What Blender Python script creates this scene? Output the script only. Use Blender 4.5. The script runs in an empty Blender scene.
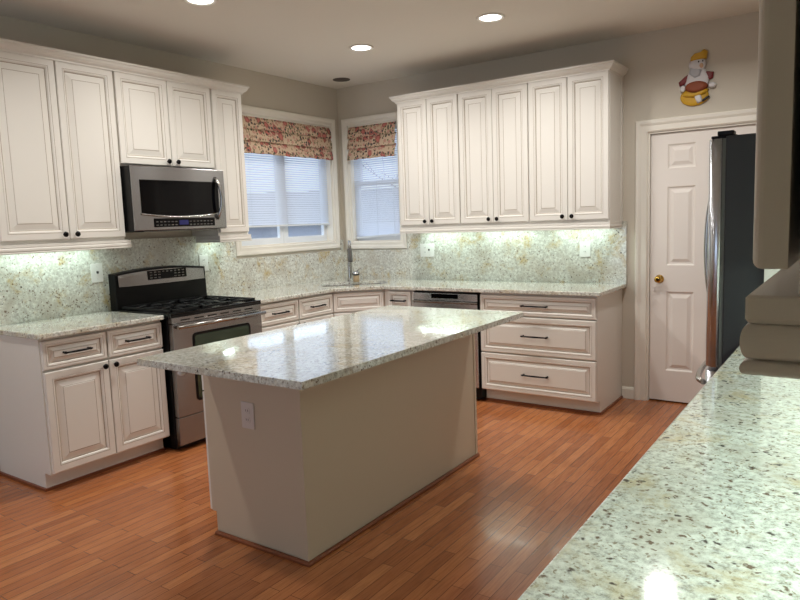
import bpy, bmesh, math, random
from mathutils import Vector, Matrix
random.seed(7)
PI = math.pi
C = bpy.context.scene.collection
scene = bpy.context.scene

# ------------------------------------------------------------------ camera
CAM = (4.3201, -5.2735, 1.4554)
YAW, PITCH, ROLL, FPX = 0.605, -0.1163, -0.0357, 667.3
F = Vector((-math.sin(YAW)*math.cos(PITCH), math.cos(YAW)*math.cos(PITCH), math.sin(PITCH)))
R0 = F.cross(Vector((0, 0, 1))).normalized()
U0 = R0.cross(F)
RV = math.cos(ROLL)*R0 + math.sin(ROLL)*U0
UV = -math.sin(ROLL)*R0 + math.cos(ROLL)*U0
cd = bpy.data.cameras.new('camera')
cd.sensor_fit = 'HORIZONTAL'
cd.sensor_width = 36.0
cd.lens = FPX*36.0/800.0
cd.clip_start = 0.02
cam = bpy.data.objects.new('camera', cd)
C.objects.link(cam)
M = Matrix((RV, UV, -F)).transposed().to_4x4()
M.translation = CAM
cam.matrix_world = M
scene.camera = cam

# ------------------------------------------------------------------ world, exposure, daylight
scene.view_settings.view_transform = 'Standard'
scene.view_settings.look = 'None'
scene.view_settings.gamma = 1.0
scene.view_settings.use_curve_mapping = False
scene.view_settings.exposure = 0.06
w = bpy.data.worlds.new('overcast_sky')
scene.world = w
w.use_nodes = True
bg = w.node_tree.nodes['Background']
bg.inputs['Color'].default_value = (0.66, 0.80, 1.0, 1)
bg.inputs['Strength'].default_value = 2.0

def area(name, loc, size, size_y, power, color, direction, shape='RECTANGLE', spread=PI):
    l = bpy.data.lights.new(name, 'AREA')
    l.shape = shape; l.size = size
    if shape in ('RECTANGLE', 'ELLIPSE'): l.size_y = size_y
    l.energy = power; l.color = color; l.spread = spread
    o = bpy.data.objects.new(name, l)
    C.objects.link(o)
    o.location = loc
    o.rotation_euler = Vector(direction).to_track_quat('-Z', 'Y').to_euler()
    return o
DAY = (0.72, 0.84, 1.0)
area('daylight_far_window', (1.5, -7.98, 1.45), 2.4, 1.6, 9, DAY, (0, 1, 0))
LAMP_W, LAMP_COL = 13.5, (1.0, 0.975, 0.925)
UNDER_COL = (0.77, 1.0, 0.91)
UNDER_W = 2.1   # per metre

# ------------------------------------------------------------------ materials
def srgb(r, g, b):
    f = lambda c: (c/255/12.92) if c/255 <= 0.04045 else ((c/255+0.055)/1.055)**2.4
    return (f(r), f(g), f(b), 1)
MATS = {}
def mat(name, col, rough=0.5, metal=0.0, coat=0.0, emit=None, estr=0.0, trans=0.0, ior=1.45, spec=0.5):
    m = bpy.data.materials.new(name); m.use_nodes = True
    b = m.node_tree.nodes['Principled BSDF']
    b.inputs['Base Color'].default_value = col
    b.inputs['Roughness'].default_value = rough
    b.inputs['Metallic'].default_value = metal
    b.inputs['Coat Weight'].default_value = coat
    b.inputs['Coat Roughness'].default_value = 0.08
    b.inputs['IOR'].default_value = ior
    b.inputs['Specular IOR Level'].default_value = spec
    b.inputs['Transmission Weight'].default_value = trans
    if emit:
        b.inputs['Emission Color'].default_value = emit
        b.inputs['Emission Strength'].default_value = estr
    MATS[name] = m
    return m
def nodes(m):
    nt = m.node_tree
    return nt, nt.nodes['Principled BSDF'], nt.nodes.new, nt.links.new
def ramp(new, pts, mode='LINEAR'):
    r = new('ShaderNodeValToRGB'); r.color_ramp.interpolation = mode
    e = r.color_ramp.elements
    while len(e) < len(pts): e.new(0.5)
    for k, (p, c) in enumerate(pts):
        e[k].position = p; e[k].color = c
    return r
def mixc(new, link, fac, a, b, mode='MIX'):
    n = new('ShaderNodeMix'); n.data_type = 'RGBA'; n.blend_type = mode
    for s, v in ((0, fac), (6, a), (7, b)):
        if hasattr(v, 'node'): link(v, n.inputs[s])
        else: n.inputs[s].default_value = v
    return n.outputs[2]

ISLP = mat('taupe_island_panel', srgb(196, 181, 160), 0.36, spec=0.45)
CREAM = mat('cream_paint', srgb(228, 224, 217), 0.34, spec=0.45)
GLAZE = mat('antique_glaze', srgb(160, 144, 127), 0.45)
BLACK = mat('black_metal', srgb(22, 20, 20), 0.35, 0.6)
BLKPL = mat('black_plastic', srgb(10, 10, 11), 0.35, spec=0.25)
IRON = mat('cast_iron', srgb(16, 16, 17), 0.5, spec=0.35)
ENAMEL = mat('black_enamel', srgb(10, 10, 11), 0.12)
GLASSB = mat('dark_glass', srgb(6, 6, 8), 0.06, spec=0.22)
OVENG = mat('oven_glass', srgb(40, 58, 42), 0.04, coat=0.6)  # green reflection put into the glass base colour
STEEL = mat('brushed_steel', srgb(150, 149, 149), 0.27, 1.0)
def brushed(m, an=0.85):
    nt, b, new, link = nodes(m)
    tg = new('ShaderNodeTangent'); tg.direction_type = 'RADIAL'; tg.axis = 'Z'
    link(tg.outputs[0], b.inputs['Tangent'])
    b.inputs['Anisotropic'].default_value = an; b.inputs['Anisotropic Rotation'].default_value = 0.25
brushed(STEEL)
FRSTEEL = mat('refrigerator_steel', srgb(196, 199, 206), 0.24, 1.0); brushed(FRSTEEL, 0.9)
STEELD = mat('dark_steel', srgb(120, 117, 115), 0.38, 1.0)
CHROME = mat('satin_nickel', srgb(170, 168, 165), 0.22, 1.0)
BRASS = mat('brass', srgb(200, 160, 80), 0.2, 1.0)
FRSIDE = mat('charcoal_textured_steel', srgb(50, 52, 54), 0.5)
WHITEP = mat('white_plastic', srgb(236, 236, 232), 0.35)
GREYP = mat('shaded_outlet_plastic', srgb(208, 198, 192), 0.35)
SLOT = mat('outlet_slot', srgb(70, 65, 62), 0.5)
TRIM = mat('white_trim_paint', srgb(238, 233, 222), 0.35)
DOORW = mat('white_door_paint', srgb(236, 229, 222), 0.38)
VINYL = mat('white_vinyl', srgb(232, 236, 240), 0.4)
SHOE = mat('wood_shoe_moulding', srgb(128, 72, 44), 0.35)
CEIL = mat('ceiling_paint', srgb(224, 218, 208), 0.85)
LENS = mat('lamp_lens', (1, 1, 1, 1), 0.5, emit=(1.0, 0.95, 0.88, 1), estr=9.0)
BAFFLE = mat('lamp_trim', srgb(240, 238, 232), 0.5)
SPK = mat('speaker_grille', srgb(96, 88, 80), 0.8)
UCL = mat('under_light_lens', (1, 1, 1, 1), 0.5, emit=(0.86, 1.0, 0.90, 1), estr=4.0)
YEL = mat('plaque_yellow', srgb(206, 160, 40), 0.4)
WHT = mat('plaque_white', srgb(215, 212, 214), 0.45)
RED = mat('plaque_red', srgb(120, 40, 42), 0.45)
BRN = mat('plaque_brown', srgb(140, 72, 44), 0.6)
DRK = mat('plaque_dark', srgb(40, 34, 36), 0.5)
SKIN = mat('plaque_tan', srgb(205, 170, 140), 0.5)
TAN = mat('tan_handle_body', srgb(190, 165, 130), 0.3)
SLATM = mat('blind_slat_vinyl', srgb(238, 242, 248), 0.45)
_nt, _b, _new, _link = nodes(SLATM)
_tr = _new('ShaderNodeBsdfTranslucent'); _tr.inputs['Color'].default_value = (0.85, 0.9, 1, 1)
_mx = _new('ShaderNodeMixShader'); _mx.inputs[0].default_value = 0.45
_link(_b.outputs[0], _mx.inputs[1]); _link(_tr.outputs[0], _mx.inputs[2])
_link(_mx.outputs[0], _nt.nodes['Material Output'].inputs['Surface'])
GLASS = bpy.data.materials.new('window_glass'); GLASS.use_nodes = True
_nt = GLASS.node_tree; _nt.nodes.clear()
_o = _nt.nodes.new('ShaderNodeOutputMaterial'); _t = _nt.nodes.new('ShaderNodeBsdfTransparent')
_g = _nt.nodes.new('ShaderNodeBsdfGlossy'); _g.inputs['Roughness'].default_value = 0.02
_x = _nt.nodes.new('ShaderNodeMixShader'); _x.inputs[0].default_value = 0.06
_nt.links.new(_t.outputs[0], _x.inputs[1]); _nt.links.new(_g.outputs[0], _x.inputs[2]); _nt.links.new(_x.outputs[0], _o.inputs[0])
BARK = mat('bark', srgb(128, 118, 116), 0.9)
SIDING = mat('grey_siding', srgb(176, 180, 192), 0.8)
ROOFM = mat('roof_shingle', srgb(134, 136, 148), 0.9)
LAWN = mat('winter_lawn', srgb(132, 128, 116), 0.95)

def wall_paint():
    m = mat('taupe_wall_paint', srgb(206, 198, 184), 0.8)
    nt, b, new, link = nodes(m)
    n = new('ShaderNodeTexNoise'); n.inputs['Scale'].default_value = 220
    bp = new('ShaderNodeBump'); bp.inputs['Strength'].default_value = 0.05; bp.inputs['Distance'].default_value = 0.002
    link(n.outputs['Fac'], bp.inputs['Height']); link(bp.outputs[0], b.inputs['Normal'])
    return m
WALL = wall_paint()

def floor_mat():
    m = mat('oak_strip_floor', srgb(176, 100, 58), 0.22, coat=0.15)
    nt, b, new, link = nodes(m)
    tc = new('ShaderNodeTexCoord')
    mp = new('ShaderNodeMapping'); mp.inputs['Rotation'].default_value = (0, 0, PI/2)
    link(tc.outputs['Object'], mp.inputs[0])
    br = new('ShaderNodeTexBrick')
    br.offset = 0.37; br.offset_frequency = 2
    br.inputs['Color1'].default_value = (0, 0, 0, 1); br.inputs['Color2'].default_value = (1, 1, 1, 1)
    br.inputs['Mortar'].default_value = (0.5, 0.5, 0.5, 1)
    br.inputs['Scale'].default_value = 1.0
    br.inputs['Mortar Size'].default_value = 0.0013
    br.inputs['Brick Width'].default_value = 0.62; br.inputs['Row Height'].default_value = 0.057
    link(mp.outputs[0], br.inputs['Vector'])
    wn = new('ShaderNodeTexWhiteNoise'); wn.noise_dimensions = '1D'
    link(br.outputs['Color'], wn.inputs['W'])
    r = ramp(new, [(0.0, srgb(153, 91, 54)), (0.3, srgb(166, 101, 60)), (0.65, srgb(175, 108, 65)), (1.0, srgb(187, 121, 75))])
    link(br.outputs['Color'], r.inputs[0])
    # grain, stretched along the boards
    mg = new('ShaderNodeMapping'); mg.inputs['Scale'].default_value = (38, 2.4, 1)
    link(tc.outputs['Object'], mg.inputs[0])
    gn = new('ShaderNodeTexNoise'); gn.inputs['Scale'].default_value = 3.0; gn.inputs['Detail'].default_value = 6
    link(mg.outputs[0], gn.inputs['Vector'])
    gr = ramp(new, [(0.30, (0.62, 0.56, 0.52, 1)), (0.58, (1, 1, 1, 1))])
    link(gn.outputs['Fac'], gr.inputs[0])
    c = mixc(new, link, 0.75, r.outputs[0], gr.outputs[0], 'MULTIPLY')
    c = mixc(new, link, br.outputs['Fac'], c, srgb(84, 42, 24))
    link(c, b.inputs['Base Color'])
    rr = new('ShaderNodeMapRange'); rr.inputs['To Min'].default_value = 0.16; rr.inputs['To Max'].default_value = 0.30
    link(gn.outputs['Fac'], rr.inputs['Value']); link(rr.outputs[0], b.inputs['Roughness'])
    bp = new('ShaderNodeBump'); bp.inputs['Strength'].default_value = 0.12; bp.inputs['Distance'].default_value = 0.001
    link(gn.outputs['Fac'], bp.inputs['Height']); link(bp.outputs[0], b.inputs['Normal'])
    return m
FLOOR = floor_mat()

def granite(name, seed, rough=0.05, fine=0.34, ochre=0.6, low=158, cloud=0.75, coat=0.0):
    m = mat(name, srgb(205, 208, 196), rough, spec=0.6, ior=1.55, coat=coat)
    nt, b, new, link = nodes(m)
    tc = new('ShaderNodeTexCoord')
    mp = new('ShaderNodeMapping'); mp.inputs['Location'].default_value = seed
    link(tc.outputs['Object'], mp.inputs[0])
    # warp the coordinates so that grains are irregular
    wz = new('ShaderNodeTexNoise'); wz.inputs['Scale'].default_value = 55; wz.inputs['Detail'].default_value = 3
    link(mp.outputs[0], wz.inputs['Vector'])
    wa = new('ShaderNodeVectorMath'); wa.operation = 'MULTIPLY_ADD'
    link(wz.outputs['Color'], wa.inputs[0]); wa.inputs[1].default_value = (0.030,)*3; link(mp.outputs[0], wa.inputs[2])
    V = mp.outputs[0]; VW = wa.outputs[0]
    def noise(sc, det=4, rough_=0.55, dist=0.0):
        n = new('ShaderNodeTexNoise'); n.inputs['Scale'].default_value = sc
        n.inputs['Detail'].default_value = det; n.inputs['Roughness'].default_value = rough_
        n.inputs['Distortion'].default_value = dist
        link(V, n.inputs['Vector']); return n.outputs['Fac']
    def rng(fac, a, b2, c, d):
        k = new('ShaderNodeMapRange'); k.inputs['From Min'].default_value = a; k.inputs['From Max'].default_value = b2
        k.inputs['To Min'].default_value = c; k.inputs['To Max'].default_value = d
        link(fac, k.inputs['Value']); return k.outputs[0]
    base = ramp(new, [(0.38, srgb(low, low-2, low-10)), (0.48, srgb(204, 205, 196)), (0.58, srgb(230, 232, 224))])
    link(noise(52, 8, 0.78), base.inputs[0])
    c = mixc(new, link, rng(noise(5.0, 4, 0.6, 0.6), 0.50, 0.70, 0.0, cloud), base.outputs[0], srgb(190, 185, 172))
    c = mixc(new, link, rng(noise(6.5, 7, 0.72, 0.4), 0.53, 0.68, 0.0, ochre), c, srgb(190, 168, 118))
    def grains(sc, lo, hi, nsc, r0, r1, col, c, ch):
        v = new('ShaderNodeTexVoronoi'); v.inputs['Scale'].default_value = sc; link(VW, v.inputs['Vector'])
        q = new('ShaderNodeSeparateColor'); link(v.outputs['Color'], q.inputs[0])
        th = rng(noise(nsc, 4, 0.65), 0.42, 0.66, lo, hi)
        lt = new('ShaderNodeMath'); lt.operation = 'LESS_THAN'; link(q.outputs[ch], lt.inputs[0]); link(th, lt.inputs[1])
        d = ramp(new, [(r0, (0.95, 0.95, 0.95, 1)), (r1, (0, 0, 0, 1))]); link(v.outputs['Distance'], d.inputs[0])
        f = mixc(new, link, 1.0, lt.outputs[0], d.outputs[0], 'MULTIPLY')
        return mixc(new, link, f, c, col)
    c = grains(130, 0.08, fine, 9.0, 0.30, 0.60, srgb(150, 138, 118), c, 0)
    c = grains(85, 0.00, 0.16, 5.0, 0.30, 0.60, srgb(112, 92, 76), c, 1)
    c = grains(62, -0.02, 0.10, 6.5, 0.22, 0.48, srgb(66, 54, 52), c, 2)
    link(c, b.inputs['Base Color'])
    return m
GRAN = granite('pale_granite_counter', (0.3, 1.7, 0.2), coat=0.6)
GRANS = granite('pale_granite_splash', (4.1, 2.2, 3.3), 0.12, 0.16, 0.95, 184, 0.9)

def fabric():
    m = mat('floral_fabric', srgb(214, 190, 160), 0.9, spec=0.1)
    nt, b, new, link = nodes(m)
    tc = new('ShaderNodeTexCoord'); V = tc.outputs['UV']
    c = srgb(212, 188, 162)
    def blobs(sc, thr, size, col, c, off):
        mp = new('ShaderNodeMapping'); mp.inputs['Location'].default_value = off; link(V, mp.inputs[0])
        ds = new('ShaderNodeTexNoise'); ds.inputs['Scale'].default_value = sc*2.2; link(mp.outputs[0], ds.inputs['Vector'])
        ad = new('ShaderNodeVectorMath'); ad.operation = 'MULTIPLY_ADD'
        link(ds.outputs['Color'], ad.inputs[0]); ad.inputs[1].default_value = (0.5/sc,)*3; link(mp.outputs[0], ad.inputs[2])
        v = new('ShaderNodeTexVoronoi'); v.inputs['Scale'].default_value = sc; v.voronoi_dimensions = '2D'
        link(ad.outputs[0], v.inputs['Vector'])
        s = new('ShaderNodeSeparateColor'); link(v.outputs['Color'], s.inputs[0])
        lt = new('ShaderNodeMath'); lt.operation = 'LESS_THAN'; link(s.outputs[0], lt.inputs[0]); lt.inputs[1].default_value = thr
        l2 = new('ShaderNodeMath'); l2.operation = 'LESS_THAN'; link(v.outputs['Distance'], l2.inputs[0]); l2.inputs[1].default_value = size
        mu = new('ShaderNodeMath'); mu.operation = 'MULTIPLY'; link(lt.outputs[0], mu.inputs[0]); link(l2.outputs[0], mu.inputs[1])
        return mixc(new, link, mu.outputs[0], c, col)
    c = blobs(40, 0.5, 0.34, srgb(170, 140, 118), c, (0.2, 0.9, 0))
    c = blobs(24, 0.45, 0.36, srgb(200, 152, 138), c, (1.2, 0.4, 0))
    c = blobs(13, 0.42, 0.38, srgb(168, 106, 98), c, (2.2, 0.1, 0))
    c = blobs(13, 0.42, 0.20, srgb(196, 120, 110), c, (2.2, 0.1, 0))
    c = blobs(30, 0.26, 0.34, srgb(92, 82, 80), c, (3.3, 0.7, 0))
    c = blobs(34, 0.3, 0.3, srgb(110, 112, 84), c, (0.4, 2.7, 0))
    link(c, b.inputs['Base Color'])
    return m
FABRIC = fabric()

# ------------------------------------------------------------------ mesh building helpers
class MB:
    def __init__(s): s.v = []; s.f = []; s.m = []; s.sm = []
    def add(s, vs, fs, mi=0, smooth=False):
        o = len(s.v); s.v += [tuple(v) for v in vs]
        for f in fs:
            s.f.append(tuple(i+o for i in f)); s.m.append(mi); s.sm.append(smooth)
        return s
    def box(s, a, b, mi=0):
        x0, x1 = sorted((a[0], b[0])); y0, y1 = sorted((a[1], b[1])); z0, z1 = sorted((a[2], b[2]))
        vs = [(x0,y0,z0),(x1,y0,z0),(x1,y1,z0),(x0,y1,z0),(x0,y0,z1),(x1,y0,z1),(x1,y1,z1),(x0,y1,z1)]
        return s.add(vs, [(0,3,2,1),(4,5,6,7),(0,1,5,4),(1,2,6,5),(2,3,7,6),(3,0,4,7)], mi)
    def loft(s, rings, mi=0, cap=True, smooth=False, closed=True):
        n = len(rings[0]); vs = [p for r in rings for p in r]; fs = []
        for i in range(len(rings)-1):
            for k in range(n if closed else n-1):
                a, b2 = i*n+k, i*n+(k+1) % n
                fs.append((a, b2, b2+n, a+n))
        s.add(vs, fs, mi, smooth)
        if cap:
            o = len(s.v)-len(vs)
            s.f.append(tuple(o+k for k in reversed(range(n)))); s.m.append(mi); s.sm.append(False)
            s.f.append(tuple(o+(len(rings)-1)*n+k for k in range(n))); s.m.append(mi); s.sm.append(False)
        return s
    def tube(s, pts, r, mi=0, n=10, cap=True):
        pts = [Vector(p) for p in pts]; rings = []
        t0 = (pts[1]-pts[0]).normalized()
        up = Vector((0, 0, 1)) if abs(t0.z) < 0.9 else Vector((1, 0, 0))
        a = t0.cross(up).normalized()
        for i, p in enumerate(pts):
            t = (pts[min(i+1, len(pts)-1)]-pts[max(i-1, 0)]).normalized()
            a = (a - t*a.dot(t)).normalized(); b = t.cross(a)
            rr = r[i] if isinstance(r, (list, tuple)) else r
            rings.append([p + a*rr*math.cos(2*PI*k/n) + b*rr*math.sin(2*PI*k/n) for k in range(n)])
        return s.loft(rings, mi, cap, True)
    def lathe(s, prof, mi=0, n=24, axis='z', org=(0, 0, 0), ring=False):
        if ring: prof = list(prof)+[prof[0]]
        rings = []
        for r, h in prof:
            ring = []
            for k in range(n):
                c, q = r*math.cos(2*PI*k/n), r*math.sin(2*PI*k/n)
                p = {'z': (c, q, h), 'y': (c, h, -q), 'x': (h, c, q)}[axis]
                ring.append((p[0]+org[0], p[1]+org[1], p[2]+org[2]))
            rings.append(ring)
        return s.loft(rings, mi, not ring, True)
    def prism(s, poly, z0, z1, mi=0):
        return s.loft([[(x, y, z0) for x, y in poly], [(x, y, z1) for x, y in poly]], mi)
    def sweep(s, path, prof, z=0, mi=0, outside=1):
        """profile (out, up) mitred along a flat path; out is to the right of travel"""
        P = [Vector((p[0], p[1])) for p in path]; rings = []
        for i, p in enumerate(P):
            d0 = (P[i]-P[i-1]).normalized() if i > 0 else (P[1]-P[0]).normalized()
            d1 = (P[i+1]-P[i]).normalized() if i < len(P)-1 else d0
            n0 = Vector((d0.y, -d0.x)); n1 = Vector((d1.y, -d1.x))
            n = (n0+n1); n = n/max(1e-6, n.dot(n0)) if n.length > 1e-6 else n0
            rings.append([(p.x+n.x*o*outside, p.y+n.y*o*outside, z+h) for o, h in prof])
        return s.loft(rings, mi, True)
    def build(s, name, mats, parent=None, bevel=0.0, seg=2, smooth_angle=None):
        me = bpy.data.meshes.new(name)
        me.from_pydata(s.v, [], s.f)
        if not isinstance(mats, (list, tuple)): mats = [mats]
        for mm in mats: me.materials.append(mm)
        for p, mi, sm in zip(me.polygons, s.m, s.sm):
            p.material_index = mi; p.use_smooth = sm
        bm = bmesh.new(); bm.from_mesh(me)
        bmesh.ops.recalc_face_normals(bm, faces=bm.faces)
        bm.to_mesh(me); bm.free()
        o = bpy.data.objects.new(name, me); C.objects.link(o)
        if parent is not None: o.parent = parent
        if bevel:
            b = o.modifiers.new('bevel', 'BEVEL'); b.width = bevel; b.segments = seg; b.limit_method = 'ANGLE'
            b.angle_limit = math.radians(40)
        return o

def thing(name, label, cat, loc=(0, 0, 0), rz=0.0, group=None):
    o = bpy.data.objects.new(name, None); C.objects.link(o)
    o.empty_display_size = 0.1
    o.location = loc; o.rotation_euler = (0, 0, rz)
    o['label'] = label; o['category'] = cat
    if group: o['group'] = group
    return o
def tag(o, label, cat, group=None):
    o['label'] = label; o['category'] = cat
    if group: o['group'] = group
    return o
def struct(o, label=None, cat=None):
    o['kind'] = 'structure'
    if label: o['label'] = label
    if cat: o['category'] = cat
    return o
def sthing(name, label, cat, loc=(0, 0, 0), rz=0.0):
    o = thing(name, label, cat, loc, rz); o['kind'] = 'structure'; return o

# raised panel front lying in the local x-z plane, facing -y; y=0 is its back
def panel_front(x0, x1, z0, z1, rail=0.052, t=0.020, bevel=0.044, mb=None, yb=0.0):
    mb = mb or MB()
    prof = [(0.0, 0.0, 0), (0.0, t-0.006, 0), (0.0006, t-0.0035, 0), (0.0018, t-0.0018, 0), (0.0035, t-0.0006, 0), (0.006, t, 0), (rail-0.016, t, 0), (rail-0.0145, t-0.0015, 1), (rail-0.012, t+0.001, 0),
            (rail-0.004, t-0.001, 0), (rail, t-0.008, 0), (rail+0.004, t-0.010, 1), (rail+0.012, t-0.009, 0),
            (rail+bevel-0.003, t-0.0015, 0), (rail+bevel-0.0005, t-0.0020, 1), (rail+bevel+0.0015, t, 0)]
    rings = []
    for ins, d, g in prof:
        rings.append([(x0+ins, yb-d, z0+ins), (x1-ins, yb-d, z0+ins), (x1-ins, yb-d, z1-ins), (x0+ins, yb-d, z1-ins)])
    for i in range(len(rings)-1):
        g = prof[i+1][2]
        mb.loft(rings[i:i+2], g, cap=False)
    o = len(mb.v)
    mb.add(rings[0], [(3, 2, 1, 0)], 0); mb.add(rings[-1], [(0, 1, 2, 3)], 0)
    return mb
def cab_door(name, parent, x0, x1, z0, z1, yf, **k):
    return panel_front(x0, x1, z0, z1, yb=yf, **k).build(name, [CREAM, GLAZE], parent)
def add_knob(parent, x, yf, z):
    mb = MB()
    mb.lathe([(0.006, 0.0), (0.005, -0.010), (0.0055, -0.012), (0.0145, -0.017), (0.0170, -0.022), (0.0145, -0.0275), (0.006, -0.029)], 0, 14, 'y', (x, yf, z))
    return mb.build('knob', BLACK, parent)
def add_pull(parent, x, yf, z, L=0.17):
    mb = MB()
    h = L/2
    for s in (-1, 1):
        mb.lathe([(0.007, 0.0), (0.0055, -0.004), (0.0048, -0.026)], 0, 10, 'y', (x+s*(h-0.012), yf, z))
        mb.lathe([(0.0075, -0.018), (0.0085, -0.0255), (0.0075, -0.033)], 0, 10, 'y', (x+s*(h-0.012), yf, z))
    pts = []
    for i in range(13):
        u = -1+2*i/12
        pts.append((x+u*h, yf-0.027-0.006*(1-u*u), z))
    mb.tube(pts, [0.0052+0.0018*(1-abs(-1+2*i/12)) for i in range(13)], 0, 8)
    return mb.build('pull', BLACK, parent)

PW = PI/2      # rotation for cabinets on the left wall (front faces +x)
# ------------------------------------------------------------------ ROOM
H = 2.78
WA = dict(y0=-1.366, y1=-0.136, z0=1.287, z1=2.41)      # opening in the left wall
WB = dict(x0=0.124, x1=0.716, z0=1.272, z1=2.41)       # opening in the back wall
DX0, DX1, DZ = 2.985, 3.755, 2.055                     # pantry door opening
T = 0.14
fl = MB().box((-0.2, -8.2, -0.06), (4.75, 0.2, 0)).build('floor', FLOOR); struct(fl, 'orange brown oak strip floor', 'floor')
ce = MB().box((-0.2, -8.2, H), (4.75, 0.2, H+0.08)).build('ceiling', CEIL); struct(ce, 'plain off-white ceiling', 'ceiling')
mb = MB()
mb.box((-T, 0, 0), (0, WA['y1'], H)); mb.box((-T, WA['y1'], 0), (0, WA['y0'], WA['z0'])); mb.box((-T, WA['y1'], WA['z1']), (0, WA['y0'], H))
mb.box((-T, WA['y0'], 0), (0, -8.0, H))
struct(mb.build('wall_left', WALL), 'taupe wall behind the range', 'wall')
mb = MB()
mb.box((-T, 0, 0), (WB['x0'], T, H)); mb.box((WB['x0'], 0, 0), (WB['x1'], T, WB['z0'])); mb.box((WB['x0'], 0, WB['z1']), (WB['x1'], T, H))
mb.box((WB['x1'], 0, 0), (DX0, T, H)); mb.box((DX0, 0, DZ), (DX1, T, H)); mb.box((DX1, 0, 0), (4.70, T, H))
mb.box((DX0, T-0.02, 0), (DX1, T, DZ))
struct(mb.build('wall_back', WALL), 'taupe wall with the pantry door', 'wall')
struct(MB().box((4.596, -5.6, 0), (4.70, 0, H)).build('wall_right', WALL))
FX0, FX1, FZ0, FZ1 = 0.3, 2.7, 0.65, 2.25
mb = MB()
mb.box((3.3, -5.60, 0), (4.70, -5.50, H)); mb.box((3.3, -8.0, 0), (3.4, -5.60, H))  # unseen partition added behind the camera to darken the near cabinet end
mb.box((0, -8.1, 0), (FX0, -8.0, H)); mb.box((FX1, -8.1, 0), (3.4, -8.0, H)); mb.box((FX0, -8.1, 0), (FX1, -8.0, FZ0)); mb.box((FX0, -8.1, FZ1), (FX1, -8.0, H))
struct(mb.build('wall_front_with_blocker', WALL))

# baseboards
BBP = [(0.0, 0.0), (0.014, 0.0), (0.014, 0.075), (0.008, 0.09), (0.0, 0.092)]
struct(MB().sweep([(2.80, 0), (2.895, 0)], BBP).build('baseboard_back', TRIM), 'short white baseboard beside the pantry door', 'baseboard')
struct(MB().sweep([(0, -8.0), (0, -3.45)], BBP).build('baseboard_left', TRIM))

# casing swept round a rectangle on a wall: local frame x right, z up, facing -y
CAS = [(0.0, 0.0), (0.0, 0.010), (0.006, 0.016), (0.030, 0.014), (0.044, 0.020), (0.062, 0.022), (0.068, 0.018), (0.068, 0.0)]
def casing(x0, x1, z0, z1, prof=CAS, bottom=True):
    mb = MB()
    if bottom:
        path = [(x0, z0), (x1, z0), (x1, z1), (x0, z1), (x0, z0)]
    else:
        path = [(x1, z0), (x1, z1), (x0, z1), (x0, z0)]
    n = len(path)
    P = [Vector(p) for p in path]; rings = []
    for i in range(n):
        if bottom:
            a = P[i]-P[i-1] if i > 0 else P[0]-P[-2]
            b2 = P[i+1]-P[i] if i < n-1 else P[1]-P[0]
        else:
            a = P[i]-P[i-1] if i > 0 else P[1]-P[0]
            b2 = P[i+1]-P[i] if i < n-1 else a
        a = a.normalized(); b2 = b2.normalized()
        n0 = Vector((a.y, -a.x)); n1 = Vector((b2.y, -b2.x)); nn = n0+n1; nn = nn/nn.dot(n0)
        rings.append([(P[i].x+nn.x*o, -d, P[i].y+nn.y*o) for o, d in prof])
    mb.loft(rings, 0, cap=not bottom)
    return mb

def window(name, label, loc, rz, W, Z0, Z1, mull):
    t = sthing(name, label, 'window', loc, rz)
    casing(0, W, Z0, Z1).build('casing', TRIM, t)
    j = MB()                                    # jamb liner
    for a, b2 in (((0, 0, Z0), (0.012, T, Z1)), ((W-0.012, 0, Z0), (W, T, Z1)), ((0.012, 0, Z0), (W-0.012, T, Z0+0.012)), ((0.012, 0, Z1-0.012), (W-0.012, T, Z1))):
        j.box(a, b2)
    j.build('jamb', TRIM, t)
    def sash(x0, x1, z0, z1, y0):
        f = MB(); s = 0.042
        f.box((x0, y0, z0), (x0+s, y0+0.035, z1)); f.box((x1-s, y0, z0), (x1, y0+0.035, z1))
        f.box((x0+s, y0, z0), (x1-s, y0+0.035, z0+0.055)); f.box((x0+s, y0, z1-s), (x1-s, y0+0.035, z1))
        so = f.build('sash', VINYL, t)
        MB().box((x0+s, y0+0.015, z0+0.055), (x1-s, y0+0.019, z1-s)).build('pane', GLASS, so)
    a, b2, c, d = 0.012, W-0.012, Z0+0.012, Z1-0.012
    if mull:
        m = W*0.5
        sash(a, m-0.012, c, d, 0.085); sash(m+0.012, b2, c, d, 0.085)
        MB().box((m-0.012, 0.08, c), (m+0.012, 0.135, d)).build('mullion', VINYL, t)
    else:
        zc = (c+d)/2
        sash(a, b2, c, zc+0.02, 0.068); sash(a, b2, zc-0.02, d, 0.104)
    return t
window('window_1', 'wide white-cased window to the left of the corner, blind and floral shade', (0, WA['y0'], 0), PW, WA['y1']-WA['y0'], WA['z0'], WA['z1'], True)
window('window_2', 'narrow white-cased window to the right of the corner', (WB['x0'], 0, 0), 0, WB['x1']-WB['x0'], WB['z0'], WB['z1'], False)

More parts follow.
